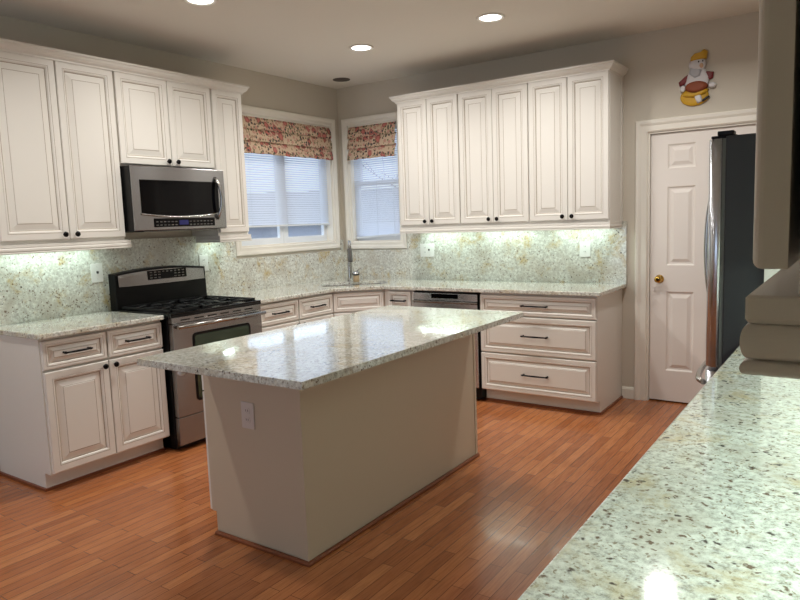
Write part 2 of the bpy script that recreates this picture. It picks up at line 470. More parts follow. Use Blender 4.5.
# pantry door
DC = [(0.0, 0.0), (0.0, 0.012), (0.008, 0.018), (0.045, 0.016), (0.062, 0.024), (0.082, 0.026), (0.088, 0.020), (0.088, 0.0)]
dt = sthing('door_1', 'white six-panel pantry door with a brass knob', 'door', (DX0, 0, 0), 0)
DW = DX1-DX0
casing(0, DW, 0, DZ, DC, False).build('casing', TRIM, dt)
mb = MB().box((0, 0, 0), (0.014, T-0.02, DZ)).box((DW-0.014, 0, 0), (DW, T-0.02, DZ)).box((0.014, 0, DZ-0.014), (DW-0.014, T-0.02, DZ))
mb.build('jamb', TRIM, dt)
def door_leaf():
    mb = MB()
    x0, x1, z0, z1 = 0.017, DW-0.017, 0.012, DZ-0.017
    y = 0.018; d = 0.035
    xs = [x0, x0+0.120, x0+0.315, x1-0.315, x1-0.120, x1]
    zs = [z0, 0.250, 0.860, 1.060, 1.645, 1.780, 1.955, z1]
    for i in range(5):
        for k in range(7):
            a, b2, c, e = xs[i], xs[i+1], zs[k], zs[k+1]
            if i in (1, 3) and k in (1, 3, 5):
                prof = [(0, 0), (0.010, 0.008), (0.022, 0.009), (0.045, 0.001), (0.048, 0.0)]
                rings = [[(a+s, y+q, c+s), (b2-s, y+q, c+s), (b2-s, y+q, e-s), (a+s, y+q, e-s)] for s, q in prof]
                mb.loft(rings, 0, cap=False); mb.add(rings[-1], [(0, 1, 2, 3)])
            else:
                mb.add([(a, y, c), (b2, y, c), (b2, y, e), (a, y, e)], [(0, 1, 2, 3)])
    mb.add([(x0, y, z0), (x1, y, z0), (x1, y, z1), (x0, y, z1), (x0, y+d, z0), (x1, y+d, z0), (x1, y+d, z1), (x0, y+d, z1)],
           [(0, 1, 5, 4), (1, 2, 6, 5), (2, 3, 7, 6), (3, 0, 4, 7), (4, 5, 6, 7)])
    return mb
leaf = door_leaf().build('leaf', DOORW, dt)
kn = MB().lathe([(0.032, 0.0), (0.032, -0.004), (0.014, -0.008), (0.011, -0.030), (0.020, -0.036), (0.027, -0.048), (0.025, -0.060), (0.012, -0.066)], 0, 20, 'y', (0.087, 0.018, 0.955))
kn.build('door_knob', BRASS, leaf)

# ------------------------------------------------------------------ WALL CABINETS
UZ, UT, UD = 1.402, 2.500, 0.310       # cabinet box bottom, top, carcass depth
DB, DTOP = 1.423, 2.484                # door bottom and top
def wall_cabinet(label, loc, rz, W, doors, z0=UZ, db=DB, group='cream wall cabinets', gap=0.0):
    """doors: list of (x0, x1, knob side); cabinet stands with its back on local y=0"""
    t = thing('wall_cabinet', label, 'cabinet', (loc[0], loc[1], z0), rz, group)
    h = UT-z0
    MB().box((0.0005, -UD+gap, 0), (W-0.0005, -0.001, h)).build('carcass', CREAM, t, 0.001)
    for x0, x1, side in doors:
        d = cab_door('door', t, x0, x1, db-z0, DTOP-z0, -UD-0.0015, rail=0.055 if x1-x0 > 0.28 else 0.05)
        kx = x1-0.035 if side == 'r' else x0+0.035
        if side: add_knob(d, kx, -UD-0.0215, db-z0+0.030)
    return t
# left wall, y from -3.445 to -1.560
A0, A1, A2, A3 = -3.445, -2.650, -1.862, -1.560
wall_cabinet('tall cream two-door wall cabinet left of the microwave', (0, A0, 0), PW, A1-A0, [(0.012, 0.4125, 'r'), (0.4185, 0.792, 'l')])
wall_cabinet('short cream two-door wall cabinet directly above the microwave', (0, A1, 0), PW, A2-A1, [(0.010, 0.4015, 'r'), (0.4075, 0.779, 'l')], z0=1.885, db=1.900)
wall_cabinet('narrow single-door cream wall cabinet between the microwave and the wide window', (0, A2, 0), PW, A3-A2, [(0.006, 0.296, None)])
# back wall, x from 0.937 to 2.795
B0, B1, B2, B3 = 0.937, 1.547, 2.166, 2.795
for lab, a, b2 in (('cream two-door wall cabinet beside the narrow window', B0, B1), ('cream two-door wall cabinet in the middle of three above the dishwasher', B1, B2),
                   ('cream two-door wall cabinet nearest the pantry door', B2, B3)):
    Wc = b2-a
    t = wall_cabinet(lab, (a, 0, 0), 0, Wc, [(0.005, Wc/2-0.002, 'r'), (Wc/2+0.002, Wc-0.005, 'l')])
    if b2 == B3:
        MB().box((Wc-0.0005, -0.045, 0.0), (Wc+0.006, -0.001, UT-UZ)).build('scribe_strip', CREAM, t, 0.001)
# right wall, seen end-on very close to the camera
CEND = -4.800
tC = wall_cabinet('cream wall cabinet at the right edge, seen end-on and in shade', (4.5955, CEND+0.90, 0), -PW, 0.90, [(0.005, 0.448, 'r'), (0.452, 0.900, 'l')], db=1.418, gap=0.0045)

for k, lab in ((1, 'cream wall cabinet directly beyond the end-on one'), (2, 'cream wall cabinet next to the tall refrigerator panel')):
    wall_cabinet(lab, (4.5955, CEND+0.90+0.91*k, 0), -PW, 0.90, [(0.005, 0.448, 'r'), (0.452, 0.895, 'l')])
CROWN = [(-0.02, 0.0), (0.004, 0.0), (0.004, 0.010), (0.010, 0.014), (0.020, 0.020), (0.030, 0.032), (0.033, 0.042), (0.037, 0.046), (0.041, 0.048), (0.041, 0.060), (-0.02, 0.060)]
FRT = UD+0.006
def crown(path, label):
    tag(MB().sweep(path, CROWN, 2.4805).build('crown_moulding', CREAM), label, 'moulding', 'cream crown mouldings')
CX = 0.335
crown([(CX, A0-0.05), (CX, A3+0.003), (0.002, A3+0.003)], 'cream crown moulding along the top of the left wall cabinets')
crown([(B0-0.003, -0.002), (B0-0.003, -CX), (B3+0.003, -CX), (B3+0.003, -0.002)], 'cream crown moulding along the top of the back wall cabinets')
def rail_profile():
    p = [(-0.045, 0.0), (0.0015, 0.0), (0.003, -0.0015), (0.003, -0.0150), (0.0015, -0.0175), (0.0, -0.0185)]
    for k in range(13):                      # large rounded belly
        a = PI*k/12; p.append((0.0055*math.sin(a)**0.8, -0.0298+0.0112*math.cos(a)))
    p.append((-0.0015, -0.0418))
    for k in range(11):                      # small bead
        a = PI*k/10; p.append((-0.001+0.0065*math.sin(a)**0.7, -0.0470+0.0048*math.cos(a)))
    return p+[(-0.045, -0.0520)]
RAIL = rail_profile()
def light_rail(path, label, inset=0.0):
    tag(MB().sweep(path, RAIL, UZ-0.0005).build('light_rail', CREAM), label, 'moulding', 'cream light rail mouldings')
LX = 0.331
light_rail([(LX, A0-0.02), (LX, A1+0.026), (0.05, A1+0.026)], 'cream moulding under the tall wall cabinet left of the microwave')
light_rail([(0.05, A2-0.004), (LX, A2-0.004), (LX, A3+0.002), (0.022, A3+0.002)], 'cream moulding under the narrow wall cabinet by the wide window')
light_rail([(B0-0.002, -0.026), (B0-0.002, -LX), (B3+0.002, -LX), (B3+0.002, -0.022)], 'cream moulding under the back wall cabinets')
light_rail([(4.5955-LX, CEND+2.71), (4.5955-LX, CEND), (4.592, CEND)], 'dark shaded moulding under the end-on cabinet at the right edge')

# under-cabinet lights: a strip fixture with its lamp
def under_light(label, loc, L, rz, power=None):
    t = thing('under_cabinet_light', label, 'light', loc, rz, 'under-cabinet strip lights')
    MB().box((-L/2, -0.03, -0.018), (L/2, 0.03, 0)).build('housing', BAFFLE, t, 0.003)
    MB().box((-L/2+0.01, -0.022, -0.021), (L/2-0.01, 0.022, -0.0178)).build('lens', UCL, t)
    l = area('under_cabinet_lamp', (0, 0, -0.024), L, 0.04, (power or UNDER_W)*L, UNDER_COL, (0, 0, -1))
    l.rotation_euler = (0, 0, 0); l.parent = t
UY = UZ-0.0005
under_light('strip light under the cabinet left of the microwave', (0.12, (A0+A1)/2, UY), 0.62, PW)
under_light('small strip light under the narrow cabinet', (0.12, (A2+A3)/2, UY), 0.18, PW)
for k, (a, b2, nm) in enumerate(((B0, B1, 'beside the narrow window'), (B1, B2, 'in the middle of the back wall'), (B2, B3, 'near the pantry door'))):
    under_light('strip light under the back wall cabinet '+nm, ((a+b2)/2, -0.12, UY), 0.50, 0)
for yy, nm in ((CEND+0.56, 'the end-on cabinet'), (CEND+1.36, 'the middle right wall cabinet'), (CEND+2.27, 'the right wall cabinet by the refrigerator')):
    under_light('strip light under '+nm, (4.40, yy, UY), 0.6, -PW, 6.0)

# ------------------------------------------------------------------ BASE CABINETS
CT, CB = 0.915, 0.885
BDEP = 0.608
def base_cabinet(label, loc, rz, W, fronts, depth=BDEP, toe=0.075, panels=(0, 0), group='cream base cabinets', shoe=True):
    t = thing('base_cabinet', label, 'cabinet', loc, rz, group)
    mb = MB()
    prof = [(-0.001, 0.001), (-depth+toe-0.008, 0.001), (-depth+toe-0.008, 0.105), (-depth, 0.105), (-depth, CB-0.001), (-0.001, CB-0.001)]
    mb.loft([[(x, y, z) for y, z in prof] for x in (0.0008, W-0.0008)])
    mb.build('carcass', CREAM, t)
    for fr in fronts:
        kind, x0, x1, z0, z1 = fr[:5]
        if kind == 'drawer':
            tall = (z1-z0) > 0.2
            d = cab_door('drawer', t, x0, x1, z0, z1, -depth-0.001, rail=0.034 if not tall else 0.046, bevel=0.030)
            if len(fr) > 5 and fr[5]: add_pull(d, (x0+x1)/2, -depth-0.0225, (z0+z1)/2+0.003, fr[5])
        elif kind == 'panel':
            cab_door('false_front', t, x0, x1, z0, z1, -depth-0.001, rail=0.034, bevel=0.030)
        else:
            d = cab_door('door', t, x0, x1, z0, z1, -depth-0.001, rail=0.055)
            s = fr[5]
            if s: add_knob(d, x1-0.032 if s == 'r' else x0+0.032, -depth-0.021, z1-0.030)
    if shoe:
        s = MB()
        ys = -depth+toe-0.008
        s.box((0.001, ys, 0.001), (W-0.001, ys-0.012, 0.017))
        if panels[0]: s.box((-0.012, -0.002, 0.001), (0.0005, ys-0.012, 0.017))
        if panels[1]: s.box((W-0.0005, -0.002, 0.001), (W+0.012, ys-0.012, 0.017))
        s.build('shoe_moulding', SHOE, t)
    return t
ZD0, ZD1, ZT0, ZT1 = 0.113, 0.694, 0.707, 0.869
BA0, BA1 = -3.425, -2.642
Wd = BA1-BA0
base_cabinet('cream base cabinet left of the range, two drawers over two doors', (0, BA0, 0), PW, Wd,
             [('drawer', 0.008, 0.3895, ZT0, ZT1, 0.17), ('drawer', 0.4015, Wd-0.004, ZT0, ZT1, 0.17),
              ('door', 0.008, 0.3925, ZD0, ZD1, 'r'), ('door', 0.3985, Wd-0.004, ZD0, ZD1, 'l')], panels=(1, 0))
BC0, BC1 = -1.832, -0.935
base_cabinet('cream base cabinet right of the range, two drawers with black pulls', (0, BC0, 0), PW, BC1-BC0,
             [('drawer', 0.030, 0.462, ZT0, ZT1, 0.17), ('drawer', 0.474, 0.890, ZT0, ZT1, 0.17),
              ('door', 0.030, 0.462, ZD0, ZD1, 'r'), ('door', 0.474, 0.890, ZD0, ZD1, 'l')])
# diagonal corner sink base
t = thing('base_cabinet', 'diagonal corner sink base with one false drawer panel', 'cabinet', (0, 0, 0), 0, 'cream base cabinets')
poly = [(0.002, -0.002), (0.002, -0.932), (BDEP, -0.932), (0.932, -BDEP), (0.932, -0.002)]
toep = [(0.02, -0.02), (0.02, -0.90), (BDEP-0.07, -0.90), (0.90, -BDEP+0.07), (0.90, -0.02)]
top_ = MB(); top_.prism(poly, 0.105, 0.70); top_.prism(toep, 0.001, 0.105)
# rails round the sink opening, so that the basin hangs free
def bar2(mb, p, q, w_, z0, z1):
    p, q = Vector(p), Vector(q); d = (q-p).normalized(); n = Vector((-d.y, d.x))*w_
    mb.prism([p, q, q+n, p+n], z0, z1)
bar2(top_, (BDEP, -0.932), (0.932, -BDEP), 0.02, 0.70, CB-0.001)
bar2(top_, (0.002, -0.932), (BDEP-0.0, -0.932), 0.018, 0.70, CB-0.001); bar2(top_, (0.932, -BDEP), (0.932, -0.002), 0.018, 0.70, CB-0.001)
top_.build('carcass', CREAM, t)
dl = math.hypot(0.932-BDEP, 0.932-BDEP)
def diag(mb):
    Mx = Matrix.Translation((BDEP, -0.932, 0)) @ Matrix.Rotation(PI/4, 4, 'Z')
    mb.v = [tuple(Mx @ Vector(v)) for v in mb.v]; return mb
diag(panel_front(0.012, dl-0.012, ZT0, ZT1, rail=0.034, bevel=0.030, yb=-0.001)).build('false_front', [CREAM, GLAZE], t)
d1 = diag(panel_front(0.012, dl/2-0.002, ZD0, ZD1, rail=0.05, yb=-0.001)).build('door', [CREAM, GLAZE], t)
d2 = diag(panel_front(dl/2+0.002, dl-0.012, ZD0, ZD1, rail=0.05, yb=-0.001)).build('door', [CREAM, GLAZE], t)
# narrow cabinet, dishwasher, drawer base
base_cabinet('narrow cream base cabinet with one small drawer left of the dishwasher', (0.934, 0, 0), 0, 0.302,
             [('drawer', 0.052, 0.282, ZT0, ZT1, 0.155), ('door', 0.052, 0.282, ZD0, ZD1, 'r')])
DR0, DR1 = 1.868, 2.797
Wr = DR1-DR0
base_cabinet('cream three-drawer base cabinet at the end near the pantry door', (DR0, 0, 0), 0, Wr,
             [('drawer', 0.004, Wr-0.004, 0.714, 0.868, 0.215), ('drawer', 0.004, Wr-0.004, 0.417, 0.704, 0.215), ('drawer', 0.004, Wr-0.004, 0.113, 0.407, 0.215)], panels=(0, 1))
# run below the right-hand counter
base_cabinet('cream base cabinet run under the counter along the right side', (4.589, -2.08, 0), -PW, 2.70,
             [('door', 0.01+0.448*k, 0.448*k+0.443, ZD0, ZT1, 'r' if k % 2 == 0 else 'l') for k in range(6)], depth=0.60)

# ------------------------------------------------------------------ COUNTERTOPS
tag(MB().box((0.001, -3.440, CB), (0.652, -2.640, CT)).build('countertop', GRAN, None, 0.006, 3), 'granite countertop left of the range', 'countertop', 'granite countertops')
# L-shaped corner top with the sink opening cut out
outer = [(0.001, -1.834), (0.652, -1.834), (0.652, -0.955), (0.955, -0.652), (2.832, -0.652), (2.832, -0.001), (0.001, -0.001)]
SC = Vector((0.52, -0.52)); ax = Vector((1, 1)).normalized(); ay = Vector((-1, 1)).normalized()
def sinkpt(u, v): p = SC + ax*u + ay*v; return (p.x, p.y)
def rrect(hw, hh, r, n=6):
    pts = []
    for cx, cy, a0 in ((hw-r, hh-r, 0), (-hw+r, hh-r, 90), (-hw+r, -hh+r, 180), (hw-r, -hh+r, 270)):
        for k in range(n+1):
            a = math.radians(a0+90*k/n); pts.append((cx+r*math.cos(a), cy+r*math.sin(a)))
    return pts
hole = [sinkpt(u, v) for u, v in rrect(0.30, 0.185, 0.06)]
def slab_with_hole(outer, hole, z0, z1):
    bm = bmesh.new()
    for z in (z0, z1):
        vo = [bm.verts.new((x, y, z)) for x, y in outer]; vh = [bm.verts.new((x, y, z)) for x, y in hole]
        es = [bm.edges.new((vo[i], vo[(i+1) % len(vo)])) for i in range(len(vo))]
        es += [bm.edges.new((vh[i], vh[(i+1) % len(vh)])) for i in range(len(vh))]
        bmesh.ops.triangle_fill(bm, use_beauty=True, use_dissolve=False, edges=es)
        if z == z0: lo = (vo, vh)
        else: hi = (vo, vh)
    for a, b2 in zip(lo, hi):
        for i in range(len(a)):
            k = (i+1) % len(a); bm.faces.new((a[i], a[k], b2[k], b2[i]))
    bmesh.ops.recalc_face_normals(bm, faces=bm.faces)
    me = bpy.data.meshes.new('countertop'); bm.to_mesh(me); bm.free(); me.materials.append(GRAN)
    o = bpy.data.objects.new('countertop', me); C.objects.link(o)
    b = o.modifiers.new('bevel', 'BEVEL'); b.width = 0.005; b.segments = 3; b.limit_method = 'ANGLE'; b.angle_limit = math.radians(60)
    return o
tag(slab_with_hole(outer, hole, CB, CT), 'granite corner countertop round the sink and above the dishwasher', 'countertop', 'granite countertops')
tag(MB().box((3.933, CEND, CB), (4.588, -2.078, CT)).build('countertop', GRAN, None, 0.006, 3), 'granite countertop in the right foreground', 'countertop', 'granite countertops')
# backsplashes
tag(MB().box((0.001, -3.440, CT+0.0005), (0.020, -0.001, 1.195)).box((0.001, -3.440, 1.195), (0.020, -1.442, 1.4005)).box((0.001, -0.060, 1.195), (0.020, -0.021, 1.30)).build('backsplash', GRANS),
    'granite backsplash on the wall behind the range', 'backsplash', 'granite backsplashes')
tag(MB().box((0.0205, -0.020, CT+0.0005), (2.832, -0.001, 1.195)).box((0.792, -0.020, 1.195), (2.832, -0.001, 1.4005)).build('backsplash', GRANS),
    'granite backsplash on the wall above the dishwasher', 'backsplash', 'granite backsplashes')

# ------------------------------------------------------------------ SINK, FAUCET, HANDLE STAND-IN
t = thing('sink', 'stainless undermount corner sink', 'sink', (SC.x, SC.y, 0.70), PI/4)
mb = MB()
o1 = [(x, y, 0.184) for x, y in rrect(0.315, 0.20, 0.065)]; i1 = [(x, y, 0.184) for x, y in rrect(0.297, 0.182, 0.06)]
i2 = [(x, y, 0.012) for x, y in rrect(0.285, 0.17, 0.05)]; o2 = [(x, y, 0.008) for x, y in rrect(0.29, 0.175, 0.055)]
mb.loft([o2, o1, i1, i2], 0, True, True)
mb.build('basin', STEEL, t)
MB().lathe([(0.045, 0.0125), (0.045, 0.015), (0.03, 0.0145)], 0, 20).build('drain', STEELD, t)
t = thing('faucet', 'tall pull-down faucet behind the corner sink', 'faucet', (0.36, -0.36, CT), 0)
MB().lathe([(0.029, 0.0005), (0.029, 0.006), (0.024, 0.012), (0.021, 0.05), (0.020, 0.27), (0.021, 0.30)], 0, 20).build('body', CHROME, t)
d = Vector((0.72, -0.69, 0)).normalized()
pts = [(0, 0, 0.29)]
for k in range(9):
    a = PI*k/8
    pts.append(tuple(d*(0.035-0.035*math.cos(a)) + Vector((0, 0, 0.33+0.045*math.sin(a)))))
pts.append(tuple(d*0.07+Vector((0, 0, 0.31))))
MB().tube(pts, 0.0135, 0, 12).build('spout', CHROME, t)
MB().lathe([(0.014, 0.315), (0.017, 0.30), (0.020, 0.22), (0.022, 0.19), (0.018, 0.186)], 0, 16, 'z', tuple(d*0.07)).build('spray_head', STEELD, t)
MB().tube([(0.018, 0.004, 0.07), (0.05, 0.02, 0.085), (0.095, 0.04, 0.12)], [0.008, 0.007, 0.006], 0, 10).build('lever', CHROME, t)
t = thing('faucet_handle_canister', 'tan canister shape standing in for the faucet handle block', 'canister', (0.475, -0.415, CT+0.0005), 0)  # canister shape used in place of the faucet's handle block
MB().lathe([(0.026, 0.0), (0.030, 0.004), (0.029, 0.06), (0.026, 0.068)], 0, 20).build('body', TAN, t)
MB().lathe([(0.031, 0.069), (0.034, 0.074), (0.034, 0.084), (0.024, 0.096), (0.008, 0.100)], 0, 20).build('lid', CHROME, t)
MB().lathe([(0.0345, 0.066), (0.0345, 0.072), (0.03, 0.0725)], 0, 20).build('band', BLKPL, t)

# ------------------------------------------------------------------ RANGE
RY0, RY1 = -2.626, -1.836
t = thing('gas_range', 'stainless gas range with black cooktop between the left base cabinets', 'stove', (0, RY0, 0), PW)
RW = RY1-RY0
mb = MB(); mb.box((0.002, -0.655, 0.09), (RW-0.002, -0.03, 0.893)); mb.box((0.03, -0.60, 0.001), (RW-0.03, -0.05, 0.09)); mb.box((0.006, -0.665, 0.02), (RW-0.006, -0.60, 0.09))
mb.build('body', BLKPL, t, 0.003)
# cooktop with raised rim
mb = MB(); mb.box((0.001, -0.700, 0.8935), (RW-0.001, -0.03, 0.912)); mb.box((0.001, -0.700, 0.912), (RW-0.001, -0.680, 0.922)); mb.box((0.001, -0.68, 0.912), (0.022, -0.11, 0.922)); mb.box((RW-0.022, -0.68, 0.912), (RW-0.001, -0.11, 0.922))
cook = mb.build('cooktop', ENAMEL, t, 0.004)
for bx_, by_ in ((0.17, -0.24), (0.17, -0.53), (0.60, -0.24), (0.60, -0.53), (0.385, -0.385)):
    MB().lathe([(0.055, 0.9125), (0.055, 0.918), (0.040, 0.922), (0.036, 0.930), (0.030, 0.932)], 0, 20, 'z', (bx_, by_, 0)).build('burner', IRON, t)
for gx0, gx1 in ((0.030, 0.265), (0.272, 0.498), (0.505, RW-0.030)):
    mb = MB(); z0, z1 = 0.928, 0.941; y0, y1 = -0.668, -0.125; r = 0.006
    for x in (gx0+r, gx1-r): mb.box((x-r, y0, z0), (x+r, y1, z1))
    for y in (y0+r, (y0+y1)/2, y1-r): mb.box((gx0, y-r, z0), (gx1, y+r, z1))
    cx = (gx0+gx1)/2
    for cy in (y0+0.14, y1-0.14):
        for k in range(4):
            a = k*PI/2+PI/4*0; dx, dy = math.cos(a), math.sin(a)
            mb.tube([(cx+dx*0.025, cy+dy*0.025, z1+0.002), (cx+dx*0.108, cy+dy*0.108, z0+0.006)], 0.0062, 0, 6)
    for x in (gx0+r, gx1-r):
        for y in (y0+r, y1-r): mb.box((x-r, y-r, 0.9225), (x+r, y+r, z0))
    mb.build('grate', IRON, t)
# backguard: black housing with an arched top, steel fascia and display
def arch(x): u = (x-RW/2)/(RW/2); return 1.166+0.026*(1-u*u)
mb = MB(); n = 14
front = []
for y in (-0.022, -0.104):
    ring = [(0.013, y, 0.9125), (RW-0.001, y, 0.9125)] + [(RW-0.001-(RW-0.014)*k/n, y*(1 if y > -0.1 else 0.93), arch(RW*(1-k/n))) for k in range(n+1)]
    front.append(ring)
mb.loft(front)
bgo = mb.build('backguard', BLKPL, t, 0.004)
mb = MB()
xs = [0.034+(RW-0.056)*k/n for k in range(n+1)]
ring = [(x, -0.107, 1.076-0.004*(1-((x-RW/2)/(RW/2))**2)) for x in xs] + [(x, -0.1015, arch(x)-0.016) for x in reversed(xs)]
ring2 = [(x, y-0.004, z) for x, y, z in ring]
mb.loft([ring, ring2]); mb.build('control_fascia', STEEL, bgo)
mb = MB(); mb.add([(0.267, -0.1085, 1.170), (0.602, -0.1085, 1.170), (0.602, -0.1115, 1.104), (0.267, -0.1115, 1.104), (0.267, -0.104, 1.170), (0.602, -0.104, 1.170), (0.602, -0.106, 1.104), (0.267, -0.106, 1.104)],
                 [(3, 2, 1, 0), (4, 5, 6, 7), (0, 1, 5, 4), (1, 2, 6, 5), (2, 3, 7, 6), (3, 0, 4, 7)])
mb.build('display', GLASSB, bgo)
mb = MB()
for r_ in range(3):
    for c_ in range(9):
        if 3 <= c_ <= 5 and r_ < 2: continue
        x = 0.284+c_*0.0345; z = 1.114+r_*0.020
        mb.box((x, -0.1120, z), (x+0.02, -0.1108, z+0.007))
mb.build('buttons', STEELD, bgo)
# oven door, vent strip, handle, window, drawer
mb = MB(); mb.box((0.008, -0.700, 0.855), (RW-0.008, -0.656, 0.8925))
vs = mb.build('vent_strip', STEEL, t, 0.002)
mb = MB()
for k in range(6): mb.box((0.075+0.11*k, -0.7015, 0.869), (0.075+0.11*k+0.075, -0.6995, 0.876))
mb.build('slots', BLKPL, vs)
od = MB().box((0.008, -0.702, 0.235), (RW-0.008, -0.656, 0.852)).build('oven_door', STEEL, t, 0.004)
wp = rrect(0.255, 0.230, 0.03)
mb = MB(); ring = [(RW/2+x+0.015, -0.7025, 0.545+y) for x, y in wp]; mb.loft([ring, [(x, y-0.002, z) for x, y, z in ring]]); mb.build('window_frame', BLKPL, od)
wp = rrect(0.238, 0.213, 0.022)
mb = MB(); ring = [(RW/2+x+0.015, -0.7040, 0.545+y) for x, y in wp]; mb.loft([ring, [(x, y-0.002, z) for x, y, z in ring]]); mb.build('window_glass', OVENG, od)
mb = MB()
for x in (0.045, RW-0.045): mb.box((x-0.012, -0.745, 0.822), (x+0.012, -0.7015, 0.842))
mb.tube([(0.014, -0.748, 0.833), (RW-0.014, -0.748, 0.833)], 0.0125, 0, 14)
mb.build('handle', CHROME, od)
MB().box((0.008, -0.698, 0.045), (RW-0.008, -0.656, 0.231)).build('drawer', STEEL, t, 0.004)

# ------------------------------------------------------------------ MICROWAVE
t = thing('microwave', 'stainless over-the-range microwave with black window', 'microwave', (0, A1+0.010, 1.455), PW)
MW = 0.776
MB().box((0, -0.4045, 0), (MW, -0.0215, 0.428)).build('body', BLKPL, t, 0.003)
dr = MB().box((0.002, -0.415, 0.004), (MW-0.002, -0.405, 0.426)).build('door', STEEL, t, 0.003)
# window with a gently curved lower edge
def curved(x0, x1, zt, zb, sag, y, th, n=16):
    xs = [x0+(x1-x0)*k/n for k in range(n+1)]
    ring = [(x, y, zb-sag*(1-((x-(x0+x1)/2)/((x1-x0)/2))**2)) for x in xs]+[(x, y, zt) for x in reversed(xs)]
    return MB().loft([ring, [(x, yy-th, z) for x, yy, z in ring]])
curved(0.062, 0.712, 0.338, 0.120, 0.022, -0.4152, 0.002).build('window', GLASSB, dr)
MB().tube([(0.056, -0.417, 0.112)]+[(0.056+0.662*k/12, -0.4185, 0.114-0.024*(1-(k/6-1)**2)) for k in range(1, 12)]+[(0.718, -0.417, 0.112)], 0.005, 0, 8).build('chrome_trim', CHROME, dr)
MB().box((0.150, -0.4152, 0.024), (0.662, -0.4175, 0.082)).build('control_panel', GLASSB, dr)
for cols in (range(0, 6), range(9, 16)):
    mb = MB()
    for r_ in range(2):
        for c_ in cols: mb.box((0.165+c_*0.0305, -0.4178, 0.034+r_*0.022), (0.165+c_*0.0305+0.018, -0.4170, 0.040+r_*0.022))
    mb.build('buttons', STEELD, dr)
BLUE = mat('blue_display', srgb(20, 20, 40), 0.2, emit=srgb(70, 80, 200), estr=0.12)
MB().box((0.352, -0.4172, 0.036), (0.428, -0.4180, 0.068)).build('clock_display', BLUE, dr)
pts = []
for k in range(13):
    u = k/12; pts.append((0.690+0.012*math.sin(PI*u), -0.416-0.048*math.sin(PI*u)**0.7, 0.368-0.295*u))
MB().tube(pts, 0.0115, 0, 12).build('handle', CHROME, dr)
MB().box((0.08, -0.40, -0.006), (MW-0.08, -0.06, 0.0005)).build('grease_filter', STEELD, t)

# ------------------------------------------------------------------ DISHWASHER
t = thing('dishwasher', 'stainless dishwasher with dark control strip under the back counter', 'dishwasher', (1.2375, 0, 0), 0)
WD = 0.628
MB().box((0.002, -0.585, 0.02), (WD-0.002, -0.03, CB-0.002)).box((0.0025, -0.615, 0.02), (WD-0.0025, -0.56, CB-0.012)).build('body', BLKPL, t)
dd = MB().box((0.010, -0.640, 0.112), (WD-0.014, -0.616, 0.786)).build('door', FRSTEEL, t, 0.003)
MB().box((0.010, -0.636, 0.806), (WD-0.014, -0.616, 0.866)).build('control_panel', FRSTEEL, t, 0.003)
MB().box((0.19, -0.638, 0.826), (0.44, -0.6365, 0.862)).build('display', GLASSB, t)
MB().box((0.010, -0.652, 0.789), (WD-0.014, -0.617, 0.803)).build('handle_lip', CHROME, t, 0.003)

# ------------------------------------------------------------------ ISLAND
IX0, IX1, IY0, IY1 = 1.783, 2.738, -3.604, -1.740
BX0, BX1, BY0, BY1 = 1.795, 2.409, -3.274, -1.730
t = thing('kitchen_island', 'long cream island cabinet in the middle of the floor', 'island', (0, 0, 0))
mb = MB()
prof = [(BX0+0.030, 0.001), (BX0+0.030, 0.11), (BX0, 0.11), (BX0, CB-0.001), (BX1, CB-0.001), (BX1, 0.001)]
mb.loft([[(x, y, z) for x, z in prof] for y in (BY0, BY1)])
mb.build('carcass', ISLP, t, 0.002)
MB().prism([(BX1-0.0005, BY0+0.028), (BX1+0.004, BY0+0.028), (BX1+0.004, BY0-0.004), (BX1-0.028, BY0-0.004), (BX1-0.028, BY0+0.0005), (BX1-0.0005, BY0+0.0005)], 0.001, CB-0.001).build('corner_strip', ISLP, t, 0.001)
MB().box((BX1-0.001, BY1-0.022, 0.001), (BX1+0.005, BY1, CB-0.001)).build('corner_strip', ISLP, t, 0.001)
s = MB()
s.sweep([(BX0+0.030, BY0-0.004), (BX1+0.005, BY0-0.004), (BX1+0.005, BY1)], [(0.0, 0.001), (0.014, 0.001), (0.014, 0.010), (0.008, 0.017), (0.0, 0.018)])
s.build('shoe_moulding', SHOE, t)
def isl(mb):
    Mx = Matrix.Translation((BX0, BY1, 0)) @ Matrix.Rotation(-PW, 4, 'Z'); mb.v = [tuple(Mx @ Vector(v)) for v in mb.v]; return mb
LI = BY1-BY0
for k in range(4):
    x0, x1 = LI*k/4+0.003, LI*(k+1)/4-0.003
    d = isl(panel_front(x0, x1, 0.70, 0.868, rail=0.034, bevel=0.03, yb=-0.0005, t=0.018)).build('drawer', [CREAM, GLAZE], t)
    mb = MB(); xc = (x0+x1)/2
    for q in (-0.07, 0.07): mb.box((xc+q-0.005, -0.045, 0.78), (xc+q+0.005, -0.0185, 0.79))
    mb.tube([(xc-0.085, -0.045, 0.785), (xc+0.085, -0.045, 0.785)], 0.005, 0, 8)
    isl(mb).build('pull', BLACK, d)
    isl(panel_front(x0, x1, 0.113, 0.692, rail=0.055, yb=-0.0005, t=0.018)).build('door', [CREAM, GLAZE], t)
tag(MB().box((IX0, IY0, CB), (IX1, IY1, CT)).build('countertop', GRAN, None, 0.002, 2), 'large overhanging granite top of the island', 'countertop', 'granite countertops')
mb = MB().lathe([(0.010, 0.0), (0.010, -0.006), (0.016, -0.012), (0.014, -0.022), (0.006, -0.026)], 0, 14, 'z', (2.035, -3.57, CB-0.0005))
tag(mb.build('bumper_knob', WHITEP), 'tiny white knob under the near left corner of the island top', 'knob')

